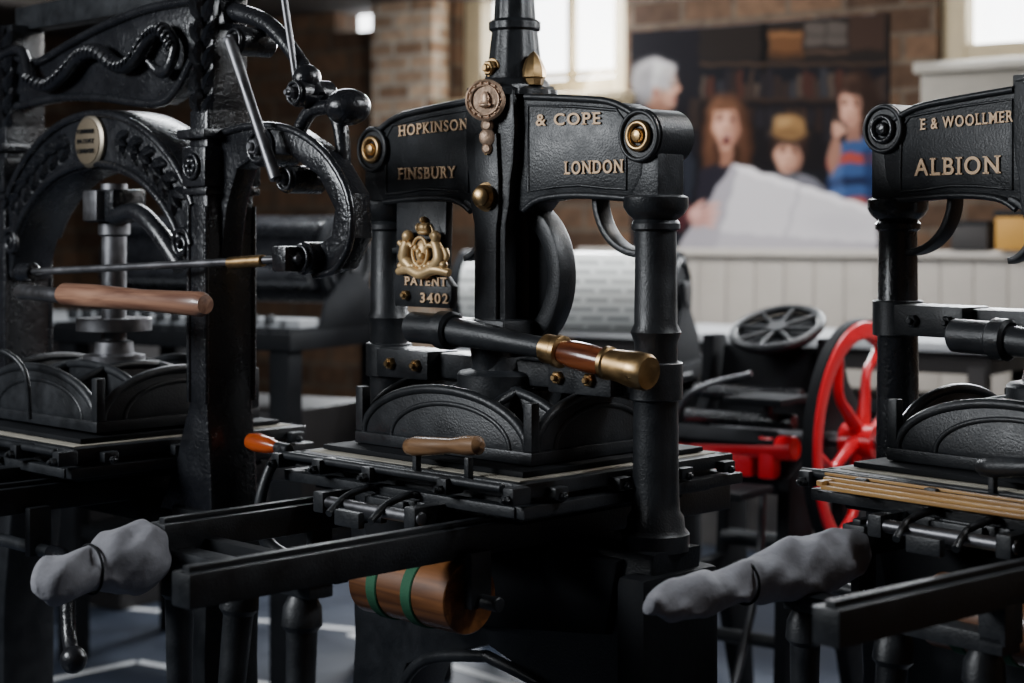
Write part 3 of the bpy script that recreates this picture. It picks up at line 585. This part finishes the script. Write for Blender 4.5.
joinwall('wall_back',parts,STONE)
joinwall('wall_left',[((-4.95,-5.0,CZ/2),(.3,10.6,CZ))],STONE)
joinwall('wall_right',[((3.95,-5.0,CZ/2),(.3,10.6,CZ))],STONE)
joinwall('floor',[((-.5,-5.0,-.05),(9.2,10.6,.1))],FLOORM)
joinwall('ceiling',[((-.5,-5.0,CZ+.05),(9.2,10.6,.1))],CEILM)
for i,s in enumerate((-3.2,)):
    wallpart('trim_%d'%(i+1),(s,-2.6,CZ-.06),(.14,5.1,.12),CEILM,.01)
wallpart('trim_pier',(-2.05,-.07,1.36),(.42,.14,2.72),BRICK,.01)
for i,(a,b,z) in enumerate(wins):
    grp('window_%d'%(i+1),WL,A35)
    zt=CZ-.0; mx=(a+b)/2
    box('pane',(mx,.22,(z+zt)/2),(b-a,.02,zt-z),GLASS,0)
    if b-a>.5:
        fw=.11
        box('frame_l',(a+fw/2,.12,(z+zt)/2),(fw,.12,zt-z),CREAM,.008); box('frame_r',(b-fw/2,.12,(z+zt)/2),(fw,.12,zt-z),CREAM,.008)
        box('bottom_rail',(mx,.12,z+.055),(b-a-.16,.10,.09),CREAM,.008)
        box('glazing_bar',(mx+.12,.13,(z+zt)/2),(.03,.06,zt-z-.02),CREAM,.004)
        if i==1: box('lower_sash_bar',(mx,.11,z+.13),(b-a-.2,.08,.025),CREAM,.004)
        box('sill',(mx,.0,z-.012),(b-a+.12,.26,.05),CREAM if i==1 else SILL,.01)
        box('sill_slope',(mx,-.04,z-.11),(b-a+.1,.06,.17),SILL if i==2 else CREAM,.02)
grp('wainscot_partition',WL,A35)
for i in range(31):
    s=-.9+i*.15+.075
    if s<3.7: box('board_%d'%i,(s,-.045,.69),(.146,.03,1.38),WHITE,.004)
box('backing',(1.35,-.02,.69),(4.6,.03,1.38),WHITE,0)
box('cap_rail',(1.35,-.06,1.395),(4.62,.09,.035),WHITE,.006)
grp('storage_box',WL,A35); box('box_body',(1.25,-.10,1.49),(.14,.12,.15),YEL,.004); box('lid',(1.25,-.10,1.57),(.15,.13,.03),IRONM,.003)
grp('storage_box.001',WL,A35); box('box_body',(1.05,-.08,1.47),(.16,.08,.115),CABM,.004); box('lid',(1.05,-.08,1.53),(.17,.09,.02),IRONM,.003)
grp('work_table',(1.15,6.9,0),math.radians(-35))
box('top',(0,0,1.07),(1.9,.6,.035),TABLEW,.005)
box('apron',(0,0,1.01),(1.8,.54,.08),CABM,.005)
for a in(-1,1):
    for b in(-1,1): box('leg',(a*.85,b*.24,.50),(.07,.07,1.0),CABM,.006)
box('shelf',(0,0,.5),(1.75,.5,.03),CABM,.004)
for i in range(5): box('type_case_%d'%i,(-.1,-.02,.55+.07*i),(1.5,.46,.05),IRONM,.004)
grp('type_cabinet',(-1.9,7.3,0),math.radians(-35))
box('carcass',(0,0,.55),(1.3,.6,1.1),CABM,.01)
for i in range(8):
    box('drawer_%d'%i,(0,-.305,.12+.125*i),(1.2,.02,.11),CABM,.005); box('drawer_pull_%d'%i,(0,-.325,.12+.125*i),(.12,.02,.02),BRASS,.004)
box('top_board',(0,0,1.115),(1.36,.66,.03),TABLEW,.005)
def strip(i,p,q,w=.045):
    p=Vector(p);q=Vector(q);d=(q-p).normalized();n=Vector((-d.y,d.x))*w/2
    me=bpy.data.meshes.new('floor_line'); vs=[(*(p+n),.003),(*(q+n),.003),(*(q-n),.003),(*(p-n),.003)]
    me.from_pydata(vs,[],[(0,1,2,3)]); P[0]=None; o=fin('floor_line',me,TAPE,flat=True)
strip(0,(-1.95,6.9),(-.02,6.15)); strip(1,(-1.75,5.45),(-1.30,5.9)); strip(2,(-1.30,5.9),(-.3,5.3)); strip(3,(-.6,6.3),(.6,4.9))
# ------------------------------------------------------------------ mural poster (vertex-painted photograph print)
def poster():
    s0,s1,z0,z1=-.704,.643,1.40,2.475
    nx,nz=440,360
    U,V=np.meshgrid(np.linspace(0,1,nx),np.linspace(0,1,nz))
    Xs=s0+(s1-s0)*U; Zs=z0+(z1-z0)*V
    PX=632+258*U*(1+.1*(U-1)); PY=230-(Zs-1.5)*(202.3+20.5*U)
    wx=.7*np.sin(PY*.31+PX*.07)+.4*np.sin(PX*.23-PY*.17); wy=.6*np.sin(PX*.27+PY*.11)+.4*np.sin(PX*.13+PY*.29)
    PX=PX+wx; PY=PY+wy
    col=np.zeros((nz,nx,3)); col[:]=(22,22,26)
    def put(mask,c):
        nonlocal col
        col=col*(1-mask[...,None])+np.array(c,float)*mask[...,None]
    def ell(cx,cy,rx,ry,c,soft=.35,rot=0,alpha=1):
        a=math.radians(rot); dx=PX-cx;dy=PY-cy
        X=(dx*math.cos(a)+dy*math.sin(a))/rx;Y=(-dx*math.sin(a)+dy*math.cos(a))/ry
        d=np.sqrt(X*X+Y*Y); t=np.clip((1+soft/2-d)/soft,0,1); put(t*t*(3-2*t)*alpha,c)
    def blur(m,k):
        for _ in range(k):
            m=(m*2+np.roll(m,1,0)+np.roll(m,-1,0)+np.roll(m,1,1)+np.roll(m,-1,1))/6
        return m
    def poly(pts,c,alpha=1,k=5):
        m=np.zeros(PX.shape,bool); j=len(pts)-1
        for i in range(len(pts)):
            xi,yi=pts[i];xj,yj=pts[j]
            cnd=((yi>PY)!=(yj>PY))&(PX<(xj-xi)*(PY-yi)/((yj-yi) if yj!=yi else 1e-6)+xi); m^=cnd; j=i
        put(blur(m.astype(float),k)*alpha,c)
    def rect(a,b,c_,d,c,alpha=1): poly([(a,b),(c_,b),(c_,d),(a,d)],c,alpha)
    rect(630,0,700,260,(24,23,27)); rect(700,8,895,60,(32,28,27)); rect(762,0,768,120,(15,14,15))
    rect(770,30,804,58,(84,56,36)); rect(772,33,802,36,(116,82,52)); rect(770,52,804,58,(58,40,28)); rect(806,22,848,46,(70,64,60)); rect(806,34,848,36,(48,44,42)); rect(826,22,828,46,(46,42,40)); rect(850,14,886,50,(50,38,33))
    rect(700,62,890,66,(54,42,34)); rect(806,50,850,54,(64,50,42))
    rng=random.Random(3)
    x=702
    while x<888:
        w=rng.uniform(3,8); h=rng.uniform(14,30); c=rng.choice([(60,46,38),(44,34,31),(76,64,54),(36,32,35),(66,38,31),(48,48,52)])
        rect(x,98-h,x+w,98,c,.8); x+=w+1
    rect(700,98,890,102,(46,35,30)); rect(700,102,890,170,(22,20,22))
    x=705
    while x<890:
        w=rng.uniform(4,9); rect(x,108,x+w,108+rng.uniform(12,34),rng.choice([(40,30,28),(32,30,34),(54,40,34)]),.8); x+=w+2
    rect(690,98,700,130,(40,33,31))
    # man at left, grey hair, seen three-quarter from behind
    poly([(630,112),(648,106),(676,112),(690,130),(697,165),(694,200),(690,250),(630,250)],(20,22,28)); poly([(650,112),(672,114),(684,135),(676,160),(656,150)],(30,33,41)); poly([(684,135),(696,165),(692,200),(686,200),(682,160)],(36,39,47),.8)
    rect(646,92,668,114,(106,76,63)); ell(661,86,17,24,(152,112,94)); ell(669,93,8,15,(174,132,112),.8); ell(678,89,3.5,4,(168,124,104),.8)
    ell(654,77,21,19,(146,144,145),.5); ell(644,88,11,18,(124,122,125),.6); ell(661,67,14,7,(174,172,173),.9); ell(669,71,7,5,(156,152,150),.9); ell(648,72,5,10,(118,116,118),.9,30,.6); ell(656,80,3,8,(170,168,168),1,20,.6)
    ell(656,92,3.0,6,(164,112,94)); ell(656,92,1.4,3,(100,66,56),.8); ell(673,85,2.2,1.2,(60,44,40),1); ell(672,81,4,1,(136,124,117),1); ell(674,99,4,1.3,(124,76,68),1); ell(664,106,9,4,(112,80,67),1,0,.6); ell(662,96,5,8,(136,98,82),1,0,.7)
    # woman, mouth open
    ell(728,140,25,40,(46,30,23),.5); ell(727,117,20,23,(78,51,37),.5); ell(710,150,7,28,(70,45,33),.9); ell(746,150,7,28,(56,36,27),.9); ell(716,112,5,16,(106,72,52),1,12,.7); ell(743,118,4,20,(52,34,26),1,-8,.7); ell(712,135,3,22,(98,66,48),1,6,.6); ell(744,140,2.5,22,(82,54,39),1,-4,.6)
    poly([(700,172),(716,164),(742,164),(768,176),(768,215),(696,215)],(32,30,38)); rect(721,148,733,166,(130,90,73))
    ell(727,126,13,22,(160,116,97),.35); ell(722,122,8,16,(194,147,126),1,0,.9); ell(737,130,4,15,(128,89,74),1,0,.7); ell(727,106,13,5,(86,58,42),.9)
    for ex in(720.5,733.5): ell(ex,119,3.8,2.8,(126,88,75),1); ell(ex,119,2.1,1.1,(54,40,38),1); ell(ex,114.6,4.2,.9,(90,63,50),1)
    ell(727,124,1.5,5,(196,150,128),1,0,.6); ell(727,129.5,2.8,1.3,(130,87,74),1); ell(727,139,4.6,6.0,(144,90,82),.9); ell(727,139.5,3,4.3,(60,30,31),.8); ell(727,135.6,2.4,.9,(170,154,146),1); ell(727,147.5,6,2.2,(182,138,117),1,0,.7)
    # boy with mustard beanie
    poly([(758,186),(772,174),(806,174),(826,186),(830,215),(750,215)],(112,112,120)); poly([(780,174),(800,174),(796,190),(786,190)],(72,74,82)); poly([(800,176),(826,186),(828,212),(806,212)],(84,84,94),.8)
    ell(790,148,18,18,(40,28,25),.5); ell(789,157,13.5,17,(154,113,94),.4); ell(785,156,8,13,(186,141,120),1,0,.9); ell(799,160,4,12,(126,90,75),1,0,.7); ell(791,138,17,7,(46,33,28),.8); ell(790,127,17,13,(122,92,56),.5); ell(790,133,17.5,4,(104,77,48),.9); ell(784,121,8,6,(148,116,76),1,0,.8)
    for ex in(784,796): ell(ex,151,3.6,2.6,(124,88,74),1); ell(ex,151,2,1,(52,38,36),1); ell(ex,147,3.8,.9,(64,47,40),1)
    ell(789.5,159.5,2.6,1.3,(132,93,77),1); ell(789,166.5,4.2,1.3,(126,77,69),1)
    # right-hand woman, striped jumper, hand at chin
    ell(860,98,19,30,(38,28,25),.5); ell(873,124,9,28,(34,25,22),.8); ell(852,80,9,7,(66,48,39),1,0,.7)
    poly([(830,150),(846,140),(872,136),(890,146),(890,215),(828,212)],(44,68,112))
    poly([(828,158),(850,152),(890,156),(890,166),(850,163),(828,170)],(140,56,49)); poly([(828,180),(850,176),(890,178),(890,187),(850,185),(828,190)],(26,32,58)); poly([(828,198),(890,195),(890,204),(828,207)],(134,58,51))
    poly([(864,148),(874,146),(880,206),(868,208)],(24,38,72),.7); poly([(832,154),(842,148),(846,206),(832,206)],(74,100,148),.4)
    rect(848,126,862,142,(122,86,73)); ell(853,108,12.5,20,(150,109,92),.4); ell(848,106,7,16,(194,147,127),1,0,.9); ell(858,89,14,7,(44,32,28),.8); ell(867.5,104,6,20,(36,27,24),.9)
    for ex in(846,857): ell(ex,104,3.5,2.5,(124,88,74),1); ell(ex,104,2,1,(50,38,36),1); ell(ex,100,4,.9,(74,55,44),1)
    ell(850,113,2.5,1.3,(132,92,76),1); ell(850,119.5,3.8,1.4,(130,77,71),1)
    poly([(828,156),(834,138),(842,139),(841,160),(831,178)],(132,94,79)); ell(838,132,5.5,6.5,(168,124,105),.7)
    for i in range(4): ell(835.5+2.4*i,125.5+.8*i,1.3,5.0-.5*i,(188,144,122),.9,12-6*i)
    for i in range(3): ell(836.7+2.4*i,127+.8*i,.5,4.0,(120,82,69),1,10-6*i,.7)
    ell(844.5,131,1.7,4.4,(176,132,112),.9,55)
    # reader's dark clothes and big sheet of paper
    poly([(632,205),(690,205),(690,252),(632,252)],(26,28,33))
    poly([(676,252),(692,226),(735,163),(880,209),(877,252)],(190,187,192),1,2)
    poly([(676,252),(692,226),(735,163),(740,166),(716,252)],(150,147,155),1,2)
    poly([(735,163),(880,209),(879,216),(740,172)],(214,211,215),1,2)
    poly([(716,252),(721,232),(878,243),(877,252)],(160,157,165),.9,3); poly([(800,184),(803,185),(788,238),(784,238)],(160,157,165),.8,3); ell(840,225,30,10,(176,173,180),1.2,6,.6)
    poly([(668,196),(686,198),(694,214),(684,232),(668,230)],(60,30,34)); ell(700,216,11,11,(174,127,119),.6); ell(697,212,6,6,(198,150,140),1)
    for i in range(4): ell(713-1.2*i,206+6.2*i,9.2-abs(i-1)*1.0,2.7,(190,142,132),.7,-14+11*i); ell(716-1.2*i,205.2+6.2*i,6,1.2,(212,167,157),1,-14+11*i,.6)
    for i in range(3): ell(708-1*i,209.5+6*i,6,.8,(134,91,84),1,-8+11*i,.8)
    ell(700,204,7.5,2.8,(186,138,126),.7,-40)
    for ch in range(3): col[...,ch]=blur(col[...,ch],4)
    g=col.mean(-1,keepdims=True); col=g+(col-g)*.92
    c=col/255.0; c=np.clip(c,0,1); c=np.where(c<=.04045,c/12.92,((c+.055)/1.055)**2.4)
    me=bpy.data.meshes.new('mural_print')
    vs=np.stack([Xs.ravel(),np.full(Xs.size,-.012),Zs.ravel()],1)
    idx=np.arange(nx*nz).reshape(nz,nx)
    f=np.stack([idx[:-1,:-1].ravel(),idx[:-1,1:].ravel(),idx[1:,1:].ravel(),idx[1:,:-1].ravel()],1)
    me.vertices.add(len(vs)); me.vertices.foreach_set('co',vs.ravel().astype(np.float32))
    me.loops.add(f.size); me.loops.foreach_set('vertex_index',f.ravel().astype(np.int32))
    me.polygons.add(len(f)); me.polygons.foreach_set('loop_start',(np.arange(len(f))*4).astype(np.int32)); me.polygons.foreach_set('loop_total',np.full(len(f),4,np.int32))
    me.update(calc_edges=True); me.validate()
    at=me.color_attributes.new('Col','FLOAT_COLOR','POINT')
    rgba=np.concatenate([c.reshape(-1,3),np.ones((nx*nz,1))],1); at.data.foreach_set('color',rgba.ravel().astype(np.float32))
    m=bpy.data.materials.new('mural_print'); m.use_nodes=True; nt=m.node_tree; b=nt.nodes['Principled BSDF']; a=nt.nodes.new('ShaderNodeAttribute'); a.attribute_name='Col'
    nt.links.new(a.outputs['Color'],b.inputs['Base Color']); b.inputs['Roughness'].default_value=.9; b.inputs['Specular IOR Level'].default_value=.05
    grp('mural_photo_print',WL,A35)
    fin('print_surface',me,m,flat=True)
    box('mount_board',((s0+s1)/2,-.002,(z0+z1)/2),(s1-s0,.018,z1-z0),IRONM,.001)
poster()
# ------------------------------------------------------------------ lights
def area(name,loc,tgt,size,power,col,sy=None):
    l=bpy.data.lights.new(name,'AREA'); l.energy=power; l.color=col; l.size=size
    if sy: l.shape='RECTANGLE'; l.size_y=sy
    o=bpy.data.objects.new(name,l); C.objects.link(o); o.location=loc
    o.rotation_euler=(Vector(tgt)-Vector(loc)).to_track_quat('-Z','Y').to_euler(); return o
cool=(.92,.96,1.0)
w1=W(-1.25,-.15); area('daylight_window_2',(w1.x,w1.y,2.45),(0,3.4,1.2),1.0,130,cool,.5)
w2=W(1.5,-.15); area('daylight_window_3',(w2.x,w2.y,2.5),(.3,3.4,1.2),1.2,120,cool,.5)
area('fill_left',(-3.0,2.3,2.45),(0,3.4,1.3),1.2,105,cool,.9)  # added off-frame fill for the press fronts; no window is modelled here
area('fill_right',(2.9,2.95,1.65),(-.4,3.6,1.4),.8,90,cool,1.3)  # unseen fill added to light right-facing iron; no window stands here
area('fill_column',(1.4,3.0,2.62),(-.6,3.6,1.3),.6,32,cool)  # added fill aimed at the left press column, no fixture
pw=W(0,-1.7); pt=W(0,0); area('fill_mural',(pw.x,pw.y,2.66),(pt.x,pt.y,1.75),.6,62,(1,.95,.90))  # added fill to brighten the mural wall, no lamp body
area('ceiling_lamp',(-.8,5.8,2.6),(-.8,5.8,0),.8,36,cool)  # overhead fill added to lift the floor and its white lines
area('fill_midground',(.9,5.6,2.6),(.6,5.7,0),.5,24,cool)  # overhead fill added to brighten the machines behind; not a real fitting
area('fill_flywheel',(1.45,4.35,2.62),(.95,5.0,.9),.3,22,(1,.96,.92))  # invented fill that brightens the red flywheel
w=bpy.data.worlds.new('world'); S.world=w; w.use_nodes=True; w.node_tree.nodes['Background'].inputs[0].default_value=(.5,.6,.75,1); w.node_tree.nodes['Background'].inputs[1].default_value=.04
# ------------------------------------------------------------------ camera
cam=bpy.data.cameras.new('camera'); co=bpy.data.objects.new('camera',cam); C.objects.link(co); S.camera=co
co.location=(0,0,1.5); co.rotation_euler=(math.radians(90),0,0)
cam.sensor_width=36; cam.lens=36*1700/1024; cam.shift_y=-111.5/1024
cam.dof.use_dof=True; cam.dof.focus_distance=3.2; cam.dof.aperture_fstop=2.4
cam.clip_end=60
